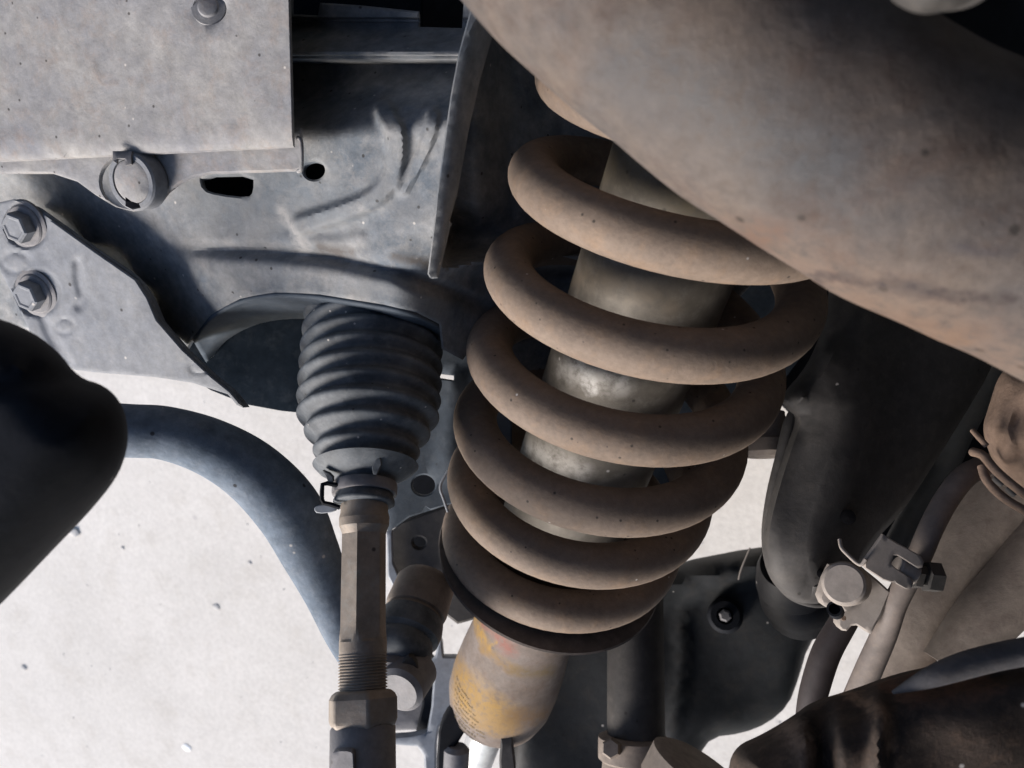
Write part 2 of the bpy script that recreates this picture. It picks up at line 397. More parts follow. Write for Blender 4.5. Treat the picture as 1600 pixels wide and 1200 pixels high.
# ------------------------------------------------------------ coil spring and shock absorber (shared axis, fitted)
SP = [0.07217, 0.08063, -0.33747, -0.2197, -0.7955, 0.06383, 0.06483, 0.06309, 0.05585, 0.01102, 0.04082, 0.03772, 0.04562, 0.04149, 0.0438, 0.04241, 0.03967, 0.04878, -0.00905, -0.00166]
SC0 = np.array(SP[:3]); SA = np.array([SP[3], SP[4], -math.sqrt(1 - SP[3]**2 - SP[4]**2)])
SN = np.array([0, 0, 1.]) - SA * SA[2]; SN /= np.linalg.norm(SN); SM = np.cross(SA, SN)
kkn = [-.6, 0, .6, 1.2, 2, 3, 4, 5.3]
fine = np.linspace(-1.6, 6, 761); pf = np.interp(fine, kkn, SP[10:18]); csum = np.concatenate([[0], np.cumsum((pf[1:] + pf[:-1]) / 2 * .01)]); csum -= np.interp(0, fine, csum)
def helix(k):
    s = np.interp(k, fine, csum); Rr = np.interp(k, [-.5, 1, 3, 5.3], SP[5:9]); t = (k - 2.5) / 3; th = 2 * np.pi * k
    p = SC0 + s[:, None] * SA + Rr[:, None] * (np.cos(th)[:, None] * SN + np.sin(th)[:, None] * SM) + (t**2 * SP[18])[:, None] * SN + (t**2 * SP[19])[:, None] * SM
    return p @ R3n.T + Cn
def axis(s, w=None): return (SC0 + s * SA) @ R3n.T + Cn
spring = thing('coil_spring', 'thick brown steel coil spring of about six turns around the shock absorber', 'spring', Vector(axis(.25)))
kk = np.linspace(-1.25, 5.45, 420)
V, F = sweep3(helix(kk), SP[9], 28)
put('coil', V, F, SPRING, spring)
shock = thing('shock_absorber', 'cylindrical shock absorber inside the coil spring with worn yellow sticker', 'shock absorber', Vector(axis(.44)))
L0 = .34
def prof_axis(s0, s1, pr, **k): return lathe(axis(s0), axis(s1), [((s - s0) / (s1 - s0), r) for s, r in pr], **k)
V, F = prof_axis(-.08, .236, [(-.08, .0345), (.232, .0345), (.236, .033)], seg=72)
put('dust_tube', V, F, SHOCK, shock)
V, F = prof_axis(.2245, .240, [(.2245, .030), (.2245, .056), (.2262, .0625), (.2268, .0650), (.2280, .0655), (.2290, .0648), (.2286, .0625), (.230, .056), (.240, .036), (.240, .030)], seg=96)
put('spring_perch', V, F, mat('perch_steel', (.06, .05, .045), (.11, .09, .08), (.16, .13, .11), big=40, bump=.2), shock)

# lower tube with sticker and stains
YE, OC, RD = (.27, .155, .03), (.19, .115, .045), (.20, .07, .05)
BODY = mat('worn_brown_tube', (.12, .092, .075), (.175, .145, .128), (.12, .072, .045), big=38, fine=240, bump=.25, spk=.02, contrast=.15, loc=Vector(tuple(axis(.44))), patches=[
    ((712, 1058), (722, 1100), .49, 26, OC, .9), ((728, 1078), (790, 1130), .49, 38, YE, .9), ((722, 1118), (775, 1150), .49, 34, YE, .95), ((740, 1140), (800, 1160), .49, 26, (.24, .15, .06), .8), ((800, 1130), (850, 1140), .49, 26, (.15, .085, .035), .8),
    ((742, 970), (760, 1012), .485, 13, YE, .95), ((760, 1012), (806, 1040), .485, 16, OC, .9), ((806, 1040), (860, 1048), .485, 18, (.13, .09, .04), .8), ((752, 966), (758, 976), .485, 9, RD, .9), ((778, 980), (796, 1000), .485, 19, RD, .85), ((765, 1010), (774, 992), .485, 5, YE, .9)])
lower = [(.236, .0315), (.300, .0320), (.325, .0345), (.345, .0358), (.362, .0355), (.375, .0328), (.384, .0265), (.388, .019), (.389, .012)]
V, F = prof_axis(.236, .389, lower, seg=96)
body = put('lower_tube', V, F, BODY, shock)
V, F = prof_axis(.386, .50, [(.386, .0126), (.50, .0126)], seg=48)
put('piston_rod', V, F, SILVER, shock)
V, F = prof_axis(.387, .392, [(.387, .019), (.391, .018), (.392, .0128)], seg=48)
put('rod_seal', V, F, TIED, shock)

# worn yellow sticker: a thin skin on the lower tube with red emblem and lines of small print
STK = mat('worn_yellow_sticker', (.27, .155, .035), (.21, .14, .055), (.15, .122, .10), big=75, bump=.1, c3amt=1.0, spk=.04, grain=.2)
STR = mat('faded_red_print', (.20, .075, .055), (.18, .10, .075), (.16, .12, .09), big=110, bump=.1, c3amt=.9)
INK = mat('faded_black_print', (.04, .03, .02), (.10, .07, .035), (.2, .14, .05), big=120, bump=.05, c3amt=.6)
ls, lr = [a for a, b in lower], [b for a, b in lower]
def on_tube(s, a, lift):          # a = angle about the axis from the camera side, to the left
    r = np.interp(s, ls, lr) + lift
    return (SC0 + s * SA + r * (math.cos(a) * SN + math.sin(a) * SM)) @ R3n.T + Cn
def skin(name, outline, lift, m, parent, n=4):
    # outline in (arc mm to the right, mm down the tube), wrapped on the tube
    uv, f = tri_region([(a, b) for a, b in outline], [], 2.2)
    v = [on_tube(.236 + b / 1000., ANG0 + HAND * a / 34., lift) for a, b in uv]
    return put(name, v, [tuple(t) for t in f], m, parent)
HAND = 1.0 if (on_tube(.3, .3, 0) - on_tube(.3, 0, 0)) @ np.array(R3 @ Vector((1, 0, 0))) > 0 else -1.0
ANG0 = -HAND * .45
def jag(pts, amp=.8, step=1.6):
    q = resample(pts, step); return [(a + random.uniform(-amp, amp), b + random.uniform(-amp, amp)) for a, b in q]
def strokes(a0, b0, a1, h, m, slope=0.):
    V, F = [], []; a = a0
    while a < a1:
        w_ = random.uniform(.5, 1.6) * h * .45
        if random.random() < .82:
            hh = h * random.choice((.6, .6, .9)); bb = b0 + slope * (a - a0) + random.uniform(-.1, .1); i = len(V)
            V += [on_tube(.236 + (bb + y) / 1000., ANG0 + HAND * (a + x) / 34., .00025) for x, y in ((0, 0), (w_, 0), (w_, -hh), (0, -hh))]
            F.append((i, i + 1, i + 2, i + 3))
        a += w_ + h * .22
    put('print', V, F, m, shock, smooth=False)
PR = mat('brown_print', (.10, .065, .025), (.20, .13, .045), None, big=120)
for k in range(7): strokes(-24 + k * 1.6, 103 + k * 4.2, -6 + k * 3.2, 1.5, PR)
strokes(-17, 134, 4, 3.6, INK); strokes(-14, 139, 10, 1.6, INK)

# ------------------------------------------------------------ crossmember (big stamped front face)
ribA = bead([(600, 172), (607, 188), (616, 205), (618, 245), (604, 290), (560, 322), (470, 352)], 26, -.0048)
ribB = bead([(676, 178), (672, 205), (655, 250), (628, 295)], 17, -.0026)
ribC = ridge([(450, 372), (520, 380), (560, 372)], 18, -.0018)
flan = side([(742, -80), (738, 20), (716, 90), (700, 200), (688, 300), (678, 400), (672, 440)])
groove = side([(250, 395), (330, 388), (420, 392), (520, 402), (620, 424), (700, 452), (770, 486), (820, 520)])
bsl = side([(-60, 285), (60, 285), (130, 330), (230, 420), (300, 500), (330, 520)])
def cm_relief(u, v):
    r = ribA(u, v) + ribB(u, v) + ribC(u, v)
    f = flan(u, v)                                   # right of the flange the wall drops back
    right = sstep((-f) / 26) * sstep((455 - v) / 90)
    right = np.maximum(right, sstep((u - 605) / 230) * sstep((v - 340) / 100))
    top = (1 - right) * sstep((u - 425) / 25)
    x = sstep((215 + .10 * (560 - u) - v) / 115) * sstep((u - 380) / 60)
    r += top * .040 * x
    r -= top * .034 * sstep((98 - v) / 14)
    r += top * .026 * sstep((92 - v) / 60) - top * .006 * sstep((34 - v) / 8)
    r += right * (.085 - .030 * sstep((400 - v) / 90) * (1 - sstep((u - 735) / 70)) + .03 * sstep((u - 780) / 120) + .012 * sstep((250 - v) / 300))
    g = groove(u, v)
    r += .0045 * np.exp(-(g / 9.0) ** 2) * sstep((u - 270) / 60) - .004 * sstep((g + 0) / 26) * sstep((u - 260) / 100) * (1 - right)
    b = bsl(u, v)
    r += .012 * sstep((b + 62) / 80) * (1 - sstep((u - 300) / 60))
    # bowl of shallow dents
    r += .0012 * np.sin(u / 47.) * np.sin(v / 39. + 1) + .0008 * np.sin(u / 19. + v / 23.)
    return r
arch = [(282, 560), (300, 530), (330, 492), (375, 467), (430, 457), (500, 460), (600, 476), (650, 488), (686, 506), (690, 545), (722, 562)]
cm_out = [(-90, 200), (-90, 505), (0, 508), (45, 512), (120, 560), (200, 575)] + arch + [(735, 545), (790, 590), (850, 640), (980, 640), (1200, 420), (1200, -90), (730, -90), (722, 44), (655, 42), (655, 18), (560, 8), (500, 4), (497, 24), (455, 22), (455, -90), (200, -90)]
slot = rnd([(313, 274), (396, 272), (396, 300), (388, 309), (340, 303), (318, 296)], 1)
cm = thing('crossmember', 'grey stamped steel crossmember with ribs, a round hole and a slot, over the bellows', 'crossmember', (500, 400, .35))
CMB = plane(500, 350, .365, 1.0, -1.0)
sheet('front_face', cm_out, CMB, .004, GREY, cm, holes=[circle(491, 266, 17, 15), slot], step=4.5, relief=cm_relief, bev=3)
# the rolled-in lip round the arch
lip = [(u, v) for u, v in arch]
V, F = [], []
fr = np.array(lip[1:9]); fr = catmull([(a, b, 0) for a, b in fr], 6)[:, :2]
d0 = CMB(fr[:, 0], fr[:, 1]) + cm_relief(fr[:, 0], fr[:, 1]) + .001
for j, (ox, off, dz) in enumerate(((0, 0, 0), (2, 3, .004), (12, 20, .022), (22, 36, .040))):
    V += list(Pn(fr[:, 0] + ox, fr[:, 1] + off, d0 + dz))
n = len(fr)
for j in range(3):
    for i in range(n - 1): F.append((j*n+i, j*n+i+1, (j+1)*n+i+1, (j+1)*n+i))
lipo = put('arch_lip', V, F, UNDER, cm); md = lipo.modifiers.new('s', 'SOLIDIFY'); md.thickness = .002
# box section's inner wall, seen through the holes and the arch
sheet('inner_wall', [(-120, 40), (-120, 420), (60, 470), (250, 560), (330, 610), (385, 632), (440, 642), (500, 648), (560, 640), (640, 560), (690, 480), (655, 430), (660, -60), (-120, -60)], plane(450, 400, .445, .6, -.3), .004, mat('cavity_shade', (.006, .009, .013), (.012, .016, .022), (.03, .035, .042), big=20, spec=0., rough=1.), cm, step=40)  # near-black colour bakes in the shade of the box cavity
sheet('tower_wall', [(760, 300), (1260, 300), (1250, 560), (1190, 640), (1125, 700), (1100, 760), (1040, 830), (960, 840), (860, 780), (790, 700), (760, 560)], plane(1000, 550, .56, .0, .0), .004, UNDER, cm, step=40)
# welded flange
fl_ = [(742, -60), (736, 12), (716, 85), (704, 150), (690, 250), (683, 300), (678, 350), (668, 428), (672, 434), (682, 433), (690, 400), (701, 352), (704, 348), (700, 343), (712, 300), (730, 200), (748, 120), (765, 60), (785, -10), (790, -60)]
fs = side([(742, -60), (736, 12), (716, 85), (704, 150), (690, 250), (683, 300), (678, 350), (668, 428)])
sheet('flange', fl_, plane(700, 200, .305, .3, -.6), .003, GREY, cm, step=8, bev=2, relief=lambda u, v: .016 * sstep((-fs(u, v) - 4) / 50), back_dir=(FWD + (R3 @ Vector((.15, 0, 0)))).normalized())

# dark beam behind the openings at the top
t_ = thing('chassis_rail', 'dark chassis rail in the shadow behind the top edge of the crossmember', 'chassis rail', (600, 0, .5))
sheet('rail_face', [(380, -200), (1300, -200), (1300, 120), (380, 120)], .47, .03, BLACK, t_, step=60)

# ------------------------------------------------------------ skid plate, second plate, plug
sk = thing('skid_plate', 'flat dusty grey skid plate filling the upper left corner', 'skid plate', (200, 100, .30))
skp = plane(300, 150, .332, .8, -.8)
sheet('panel', [(-140, -140), (449, -140), (452, 0), (458, 228), (300, 236), (0, 251), (-140, 258)], skp, .0025, PANEL, sk, holes=[circle(328, 14, 26, 24)], step=14, bev=1.6,
      relief=lambda u, v: .0006 * np.sin(u / 90.) * np.sin(v / 70.) + .0015 * np.exp(-(np.hypot(u - 328, v - 14) / 32) ** 4) + .002 * sstep((v + .05 * u - 232) / 26))
r_ = (R3 @ Vector((0, 0, 1)))
def disc(name, u, v, d, rpx, h, m, parent, tilt=(0, 0), seg=40, prof=None, phase=0.):
    """a turned piece standing on depth d, h metres towards the camera"""
    A = P(u, v, d); ax = (R3 @ Vector((tilt[0], tilt[1], 1))).normalized(); r = rpx * d / FPX
    pr = prof or [(0, 1), (.8, 1), (.95, .96), (1, .88)]
    V, F = lathe(A, A + ax * h, [(t, r * q) for t, q in pr], seg=seg, phase=phase)
    V, F = V, F
    return put(name, V, F, m, parent, sharp=30)
b_ = disc('recessed_bolt', 328, 14, .3225, 27, .003, PANEL, sk, prof=[(0, 1.02), (.5, 1.0), (.6, .62), (.9, .55), (1, .45)])
sheet('lower_plate', [(-140, 200), (470, 200), (471, 222), (470, 262), (460, 266), (400, 268), (330, 270), (300, 276), (280, 286), (262, 300), (250, 316), (232, 326), (205, 329), (178, 322), (150, 305), (120, 283), (80, 270), (0, 270), (-140, 272)],
      plane(300, 250, .350, .8, -.8), .0022, PANEL, sk, holes=[circle(205, 283, 49, 44)], step=10, bev=2)
V, F = join(*[((lambda a: a)(sweep([(466, 215, .328, 3.2), (471, 224, .325, 3.2), (471, 262, .327, 3.2), (466, 268, .330, 3.2)], 10, 5)))])
put('end_flange', V, F, PANEL, sk)
TX = (R3 @ Vector((-.35, -.35, 1))).normalized()
pg = thing('round_plug', 'round grey plug with a retaining ring in the notch under the skid plate', 'plug', (205, 283, .318))
V, F = lathe(P(204, 284, .3525) - TX * .008, P(204, 284, .3525), [(0, .0129), (.7, .0129), (.9, .0125), (1, .0117), (1, .0097), (.75, .0095)], seg=48)
put('retaining_ring', V, F, BRACK, pg, sharp=30)
V, F = lathe(P(204, 284, .3520) - TX * .008, P(204, 284, .3520), [(0, .0096), (.8, .0096), (.93, .0092), (1, .0080), (1.0, .0001)], seg=48)
put('cap', V, F, PANEL, pg, sharp=30)
sheet('retainer_tab', [(176, 236), (206, 236), (205, 256), (196, 258), (195, 248), (183, 248), (182, 255), (176, 252)], .347, .0015, TIED, pg, step=8, bev=1)
sheet('retainer_notch', [(196, 308), (204, 314), (216, 318), (218, 324), (206, 327), (196, 322)], .3485, .001, BLACK, pg, step=8, bev=1)

# ------------------------------------------------------------ left mounting bracket
br = thing('mounting_bracket', 'pale grey triangular bracket with two hex bolts at the left edge', 'bracket', (150, 480, .31))
bo = [(-60, 330), (0, 316), (22, 311), (44, 317), (72, 338), (150, 394), (212, 437), (230, 465), (245, 500), (285, 546), (330, 590), (358, 618), (368, 640), (378, 637), (376, 634), (372, 640), (360, 625), (350, 614)]
bo = [(-60, 330), (0, 316), (22, 311), (44, 317), (72, 338), (150, 394), (212, 437), (230, 465), (245, 500), (285, 546), (330, 588), (360, 612), (372, 626), (380, 637), (370, 633), (356, 616), (300, 598), (240, 589), (150, 582), (118, 578), (100, 570), (60, 540), (48, 520), (20, 462), (4, 430), (-60, 330)][:-1]
bpl = plane(150, 480, .412, .9, -.9)
e1 = ridge([(122, 410), (124, 440), (130, 465), (124, 478)], 13, .0022)
e2 = ridge([(68, 498), (80, 525), (98, 556), (112, 572)], 13, .0022)
def bre(u, v):
    r = e1(u, v) + e2(u, v)
    for cu, cv, rr in ((42, 352, 36), (58, 458, 37)):
        r += .0035 * (1 - sstep((np.hypot(u - cu, v - cv) - rr + 6) / 9))
    for cu, cv, ru, rv in ((100, 510, 15, 11), (312, 574, 14, 10), (24, 410, 20, 15)):
        q = np.hypot((u - cu) / ru, (v - cv) / rv); r += .0011 * np.exp(-((q - 1) / .25) ** 2)
    return r
sheet('plate', bo, bpl, .010, BRACK, br, step=4, bev=2.2, relief=bre)
def latheB(A, B, prof, **k): return lathe(A, B, [(t, r * 1.3) for t, r in prof], **k)
for (hu, hv, cu, cv) in ((33, 364, 42, 352), (51, 471, 58, 458)):
    d = bpl(cu, cv) + .003
    A = P(cu, cv, d); ax = (R3 @ Vector((-.34, -.42, 1))).normalized(); kb = 1.3
    V, F = latheB(A, A + ax * .0022, [(0, .0082), (.7, .0082), (1, .0076), (1, .0050)], seg=36)
    bt = put('bolt', V, F, TIED, br, sharp=30)
    V, F = latheB(A + ax * .0018, A + ax * .0085, [(0, .0061), (.88, .0061), (1, .0054), (1.0, .0045), (.93, .0038), (.93, .0001)], seg=6, phase=.35)
    put('bolt_head', V, F, BRACK, bt, sharp=20)
    V, F = latheB(A - ax * .0005, A + ax * .0012, [(0, .0102), (.8, .0102), (1, .0095), (1, .0080)], seg=36)
    put('washer', V, F, TIED, bt, sharp=30)
fold = [(60, 330), (150, 394), (212, 437), (230, 465), (245, 500), (285, 546), (330, 588), (360, 612), (376, 630)]
V, F = [], []
q = catmull([(a, b, 0) for a, b in fold], 4)[:, :2]; n = len(q); dd_ = bpl(q[:, 0], q[:, 1])
for off, dz in ((0, .004), (2, .015), (5, .036)): V += list(Pn(q[:, 0] + off * .4, q[:, 1] - off * .4 * 0, dd_ + dz))
for j in range(2):
    for i in range(n - 1): F.append((j*n+i, j*n+i+1, (j+1)*n+i+1, (j+1)*n+i))
fo = put('folded_flange', V, F, GREY, br); md = fo.modifiers.new('s', 'SOLIDIFY'); md.thickness = .002; md.offset = 1

# ------------------------------------------------------------ stabilizer bar
sb = thing('stabilizer_bar', 'bent grey stabilizer bar, tinted skylight blue, curving down over the pale floor', 'stabilizer bar', (450, 790, .44))
V, F = sweep([(20, 668, .37, 46), (110, 668, .37, 43), (200, 673, .375, 42), (260, 677, .38, 42), (330, 699, .385, 45), (395, 738, .39, 49), (450, 796, .395, 51), (484, 862, .40, 45), (512, 925, .405, 37), (540, 990, .41, 32), (572, 1040, .415, 30), (600, 1062, .42, 26)], 36, 12)
put('bar', V, F, BAR, sb)

# ------------------------------------------------------------ black rubber buffer in the near left
rb = thing('rubber_buffer', 'large black rounded rubber buffer near the camera at the left edge', 'rubber buffer', (50, 720, .22))
out = rnd([(-160, 430), (-20, 492), (40, 512), (88, 545), (122, 590), (165, 602), (192, 632), (201, 672), (198, 708), (182, 748), (140, 800), (80, 862), (30, 915), (-20, 965), (-160, 1100)], 2)
rr1 = ridge([(-60, 600), (60, 592), (120, 592), (150, 598)], 26, .004)
inflate('rubber_body', out, .235, .035, 130, BLACK, rb, step=12, relief=lambda u, v: rr1(u, v) + .002 * np.sin(u / 50. + v / 70.))

# ------------------------------------------------------------ bellows and tie rod
K = 1.081
def latheK(A, B, prof, **k): return lathe(A, B, [(t, r * K) for t, r in prof], **k)
bl = thing('rubber_bellows', 'ribbed black rubber bellows with ten folds under the crossmember arch', 'bellows', (572, 750, .352))
A = np.array(P(590, 395, .430)); B = np.array(P(570, 764, .374))
prof = []
NR = 13; t0, t1 = .0, .90
for i in range(NR * 10 + 1):
    k = i / 10; t = t0 + (t1 - t0) * k / NR
    env = .0308 + .0020 * math.sin(math.pi * min(t / .9, 1)) - (.0085 * sstep((t - .70) / .2))
    ph = k % 1.0; prof.append((t, env - .0034 * (abs(math.cos(math.pi * ph)) ** 2.2)))
prof += [(.915, .0228), (.935, .0205), (.955, .0165), (.965, .0132), (.97, .0125), (1.0, .0122), (1.03, .0122), (1.045, .0130), (1.055, .0130), (1.06, .0118), (1.06, .009)]
V, F = latheK(A, B, prof, seg=96)
put('bellows_sleeve', V, F, RUBBER, bl, sharp=70)
axb = (B - A) / np.linalg.norm(B - A); LB = np.linalg.norm(B - A)
V, F = latheK(A + (B - A) * .982, A + (B - A) * 1.022, [(0, .0126), (0, .0136), (.15, .0139), (.85, .0139), (1, .0136), (1, .0126)], seg=64)
cl = put('clamp_band', V, F, TIED, bl, sharp=25)
V, F = sweep3([P(*q) for q in ((530, 759, 0.3643), (512, 755, 0.3643), (504, 757, 0.3643), (503, 768, 0.3632), (503, 780, 0.3632), (506, 786, 0.3632), (516, 788, 0.3632), (531, 793, 0.3632))], .0011, 8)
put('clamp_loop', V, F, BLACK, cl)
sheet('clamp_tab', rnd([(490, 796), (494, 790), (512, 788), (528, 792), (524, 800), (496, 803)], 1), .3655, .001, LINK, cl, step=6, bev=1)
sheet('bellows_fin', [(588, 716), (594, 713), (596, 726), (588, 742), (583, 741), (581, 730)], .360, .003, RUBBER, bl, step=6, bev=1)
sheet('bellows_fin', [(504, 735), (514, 739), (520, 745), (520, 753), (514, 755)], .3635, .003, RUBBER, bl, step=6, bev=1)

tr = thing('tie_rod', 'steel tie rod with flats, thread and lock nut running down from the bellows', 'tie rod', (567, 1100, .315))
def tp(v): # a point on the rod axis at picture height v
    t = (v - 760) / 440.; return np.array(P(570 - 3 * min(t * 3, 1), v, .374 - .036 * t))
A2, B2 = tp(790), tp(1030)
V, F = latheK(tp(776), tp(1030), [(0, .0100), (.10, .0100), (.14, .0106), (.19, .0104), (.24, .0096), (.955, .0096), (1, .0093)], seg=56)
bm = bmesh.new(); vv = [bm.verts.new(Vector(q)) for q in V]
for f in F: bm.faces.new([vv[i] for i in f])
bmesh.ops.subdivide_edges(bm, edges=[e for e in bm.edges if e.calc_length() > .02], cuts=46)
ax_ = Vector(B2 - A2).normalized(); o_ = Vector(A2)
L_ = (Vector(B2) - o_).length
flat_dirs = [Vector(C(math.sin(a), 0, math.cos(a)) - CAMW) for a in (-.62, .42, 1.47, 2.52, 3.57, -1.67)]
for q in bm.verts:
    rel = q.co - o_; t = rel.dot(ax_) / L_
    for fd in flat_dirs:
        n_ = (fd - ax_ * fd.dot(ax_)).normalized(); h = rel.dot(n_)
        lim = .0090 if .19 < t < .875 else 1.0
        if .80 < t <= .875: lim = .0090 + (t - .80) / .075 * .0006
        if h > lim: q.co -= n_ * (h - lim); rel = q.co - o_
V = [q.co.copy() for q in bm.verts]; bm.verts.index_update(); F = [tuple(a.index for a in f.verts) for f in bm.faces]; bm.free()
put('rod_shaft', V, F, TIE, tr, sharp=14)
n_t = 13; prt = []
for i in range(n_t * 4 + 1):
    prt.append((i / (n_t * 4), .0098 + (.0 if i % 4 in (0, 1) else -.0007)))
V, F = latheK(tp(1022), tp(1084), prt, seg=48); put('rod_thread', V, F, TIE, tr, sharp=25)
V, F = latheK(tp(1078), tp(1140), [(0, .0116), (.10, .0136), (.22, .0146), (.74, .0146), (.9, .0138), (1, .0118)], seg=6, phase=.18)
bm = bmesh.new(); vv = [bm.verts.new(Vector(q)) for q in V]
for f in F: bm.faces.new([vv[i] for i in f])
ln = put('lock_nut', V, F, TIE, tr, sharp=25); bm.free()
md = ln.modifiers.new('b', 'BEVEL'); md.width = .0012; md.segments = 3; md.limit_method = 'ANGLE'; md.angle_limit = .5
V, F = latheK(tp(1132), tp(1330), [(0, .0118), (.03, .0128), (.98, .0128), (1, .0118)], seg=56)
put('end_sleeve', V, F, TIED, tr)
sheet('sleeve_flat', rnd([(517, 1180), (524, 1172), (548, 1172), (554, 1180), (554, 1290), (517, 1290)], 1), plane(535, 1200, .3255, 1.2, .2), .008, TIED, tr, step=10, bev=2)

# ------------------------------------------------------------ rear bracket plates seen between bellows and spring
rk = thing('rear_bracket', 'dark grey bracket, tinted skylight blue, with round holes between bellows and coil spring', 'bracket', (670, 760, .47))
sheet('upper_plate', [(600, 470), (760, 470), (800, 560), (800, 760), (690, 792), (640, 808), (606, 832), (600, 800)], plane(660, 700, .455, .2, .1), .003, UNDER, rk,
      holes=[circle(662, 758, 18, 16), [(684, 584), (709, 587), (709, 594), (684, 590)]], step=16, relief=ridge([(712, 600), (706, 660), (700, 730)], 26, -.004))
sheet('lower_plate', [(604, 838), (626, 816), (700, 790), (760, 780), (790, 900), (770, 960), (715, 975), (695, 960), (660, 930), (628, 922), (612, 890)], plane(660, 860, .54, .1, .1), .006, DARK, rk, holes=[circle(655, 848, 10, 9)], step=12, bev=3)
sheet('dark_backing', [(596, 690), (740, 690), (760, 830), (745, 900), (640, 890), (622, 820)], .57, .004, BLACK, rk, step=20)  # added black sheet, so the holes above look dark inside
sheet('glare_edge', [(604, 830), (612, 828), (614, 880), (628, 912), (652, 918), (646, 930), (622, 934), (606, 900)], .532, .004, LINK, rk, step=8, bev=2)  # pale sheet draws the white glare along the plate's left edge
V, F = sweep([(700, 735, .44, 2.2), (688, 760, .44, 2.2), (694, 782, .44, 2.2), (700, 800, .44, 2.2)], 8, 5); put('edge_strip', V, F, LINK, rk)

# ------------------------------------------------------------ stabilizer end link
el = thing('end_link', 'brown and black ball joint of the stabilizer link beside the tie rod thread', 'ball joint', (640, 1020, .44))
A = P(668, 905, .452); B = P(618, 1040, .412)
V, F = lathe(A, B, [(0, .004), (.02, .0145), (.08, .0165), (.36, .0172), (.42, .0165), (.43, .0150), (.47, .0150)], seg=48); put('ball_housing', V, F, CAST, el, sharp=30)
V, F = lathe(A, B, [(.46, .0145), (.48, .0170), (.58, .0180), (.68, .0175), (.72, .0150), (.80, .0165), (.9, .0150), (.97, .010)], seg=48); put('joint_boot', V, F, RUBBER, el)
V, F = lathe(P(636, 1030, .43), P(610, 1062, .405), [(0, .0115), (.5, .0120), (.8, .0115), (1, .0090), (1, .006), (.9, .005), (.9, .0001)], seg=28); nt_ = put('stud_nut', V, F, TIED, el, sharp=25)
V, F = lathe(P(650, 1040, .42), P(622, 1082, .40), [(0, .009), (.1, .0125), (.9, .0125), (1, .010)], seg=40); put('link_eye', V, F, TIED, el, sharp=30)
sheet('dark_piece', rnd([(642, 1022), (654, 1040), (656, 1062), (646, 1082), (634, 1092), (636, 1070), (626, 1050), (628, 1032)], 1), .402, .004, DARK, el, step=6, bev=2)
lk = thing('link_strut', 'pale blue-grey forked link plate left of the yellow sticker', 'link plate', (690, 1120, .50))
sheet('link_plate', [(686, 992), (691, 1004), (693, 1026), (712, 1026), (750, 1040), (760, 1120), (710, 1106), (696, 1120), (686, 1136), (682, 1162), (680, 1290), (668, 1290), (662, 1180), (652, 1166), (600, 1162), (600, 1152), (640, 1149), (667, 1144), (674, 1104), (677, 1062), (672, 1036), (680, 1026)], plane(690, 1100, .58, .0, .0), .006, LINK, lk, step=8, bev=3)
sheet('grey_web', [(600, 1045), (664, 1030), (668, 1060), (662, 1110), (657, 1140), (600, 1142)], .60, .006, TIED, lk, step=12, bev=3)
sheet('dark_piece', [(655, 1028), (676, 1030), (682, 1060), (678, 1110), (672, 1142), (650, 1142), (660, 1100)], .59, .01, BLACK, lk, step=12, bev=3)  # black sheet filling in for the shaded gap between the plates
dk = thing('lower_fork', 'black curved fork edge beside the silver piston rod', 'fork', (705, 1150, .53))
sheet('fork_plate', rnd([(730, 1090), (712, 1100), (692, 1122), (683, 1150), (682, 1290), (702, 1290), (704, 1180), (716, 1160), (728, 1140), (760, 1120)], 1), .528, .012, BLACK, dk, step=10, bev=3)
V, F = lathe(P(714, 1165, .53), P(708, 1290, .53), [(0, .006), (.05, .0085), (1, .0085)], seg=24); put('fork_stub', V, F, TIED, dk)
sheet('fork_rib', [(783, 1152), (800, 1150), (806, 1200), (804, 1290), (786, 1290), (780, 1190)], .51, .008, DARK, dk, step=12, bev=3)

# ------------------------------------------------------------ lower control arm (dark, behind)
lc = thing('lower_control_arm', 'broad oily black control arm with a round bush behind the spring foot', 'control arm', (1050, 1000, .58))
lo = rnd([(790, 1320), (800, 1150), (800, 1000), (880, 930), (1000, 905), (1050, 880), (1190, 853), (1330, 840), (1330, 930), (1290, 975), (1262, 1010), (1248, 1060), (1232, 1102), (1200, 1130), (1160, 1146), (1112, 1152), (1092, 1180), (1080, 1320)], 1)
rl = ridge([(1150, 900), (1080, 935), (1064, 975), (1068, 1020), (1062, 1080), (1050, 1150)], 12, -.004)
rl2 = ridge([(1010, 930), (1080, 905), (1180, 880)], 36, -.012)
inflate('arm_plate', lo, .60, .015, 30, DARKER, lc, step=14, relief=lambda u, v: rl(u, v) + rl2(u, v) + .004 * np.sin(u / 45.) * np.cos(v / 60.))
V, F = lathe(P(1133, 962, .585), P(1133, 962, .572), [(0, .0125), (.7, .0125), (1, .010), (1, .006), (.8, .0055), (.9, .003), (.9, .0001)], seg=36); put('bush', V, F, BLACK, lc, sharp=30)
V, F = lathe(P(1133, 962, .575), P(1133, 962, .570), [(0, .0045), (.8, .0045), (1, .003), (1, .0001)], seg=6); put('bush_bolt', V, F, TIED, lc, sharp=30)

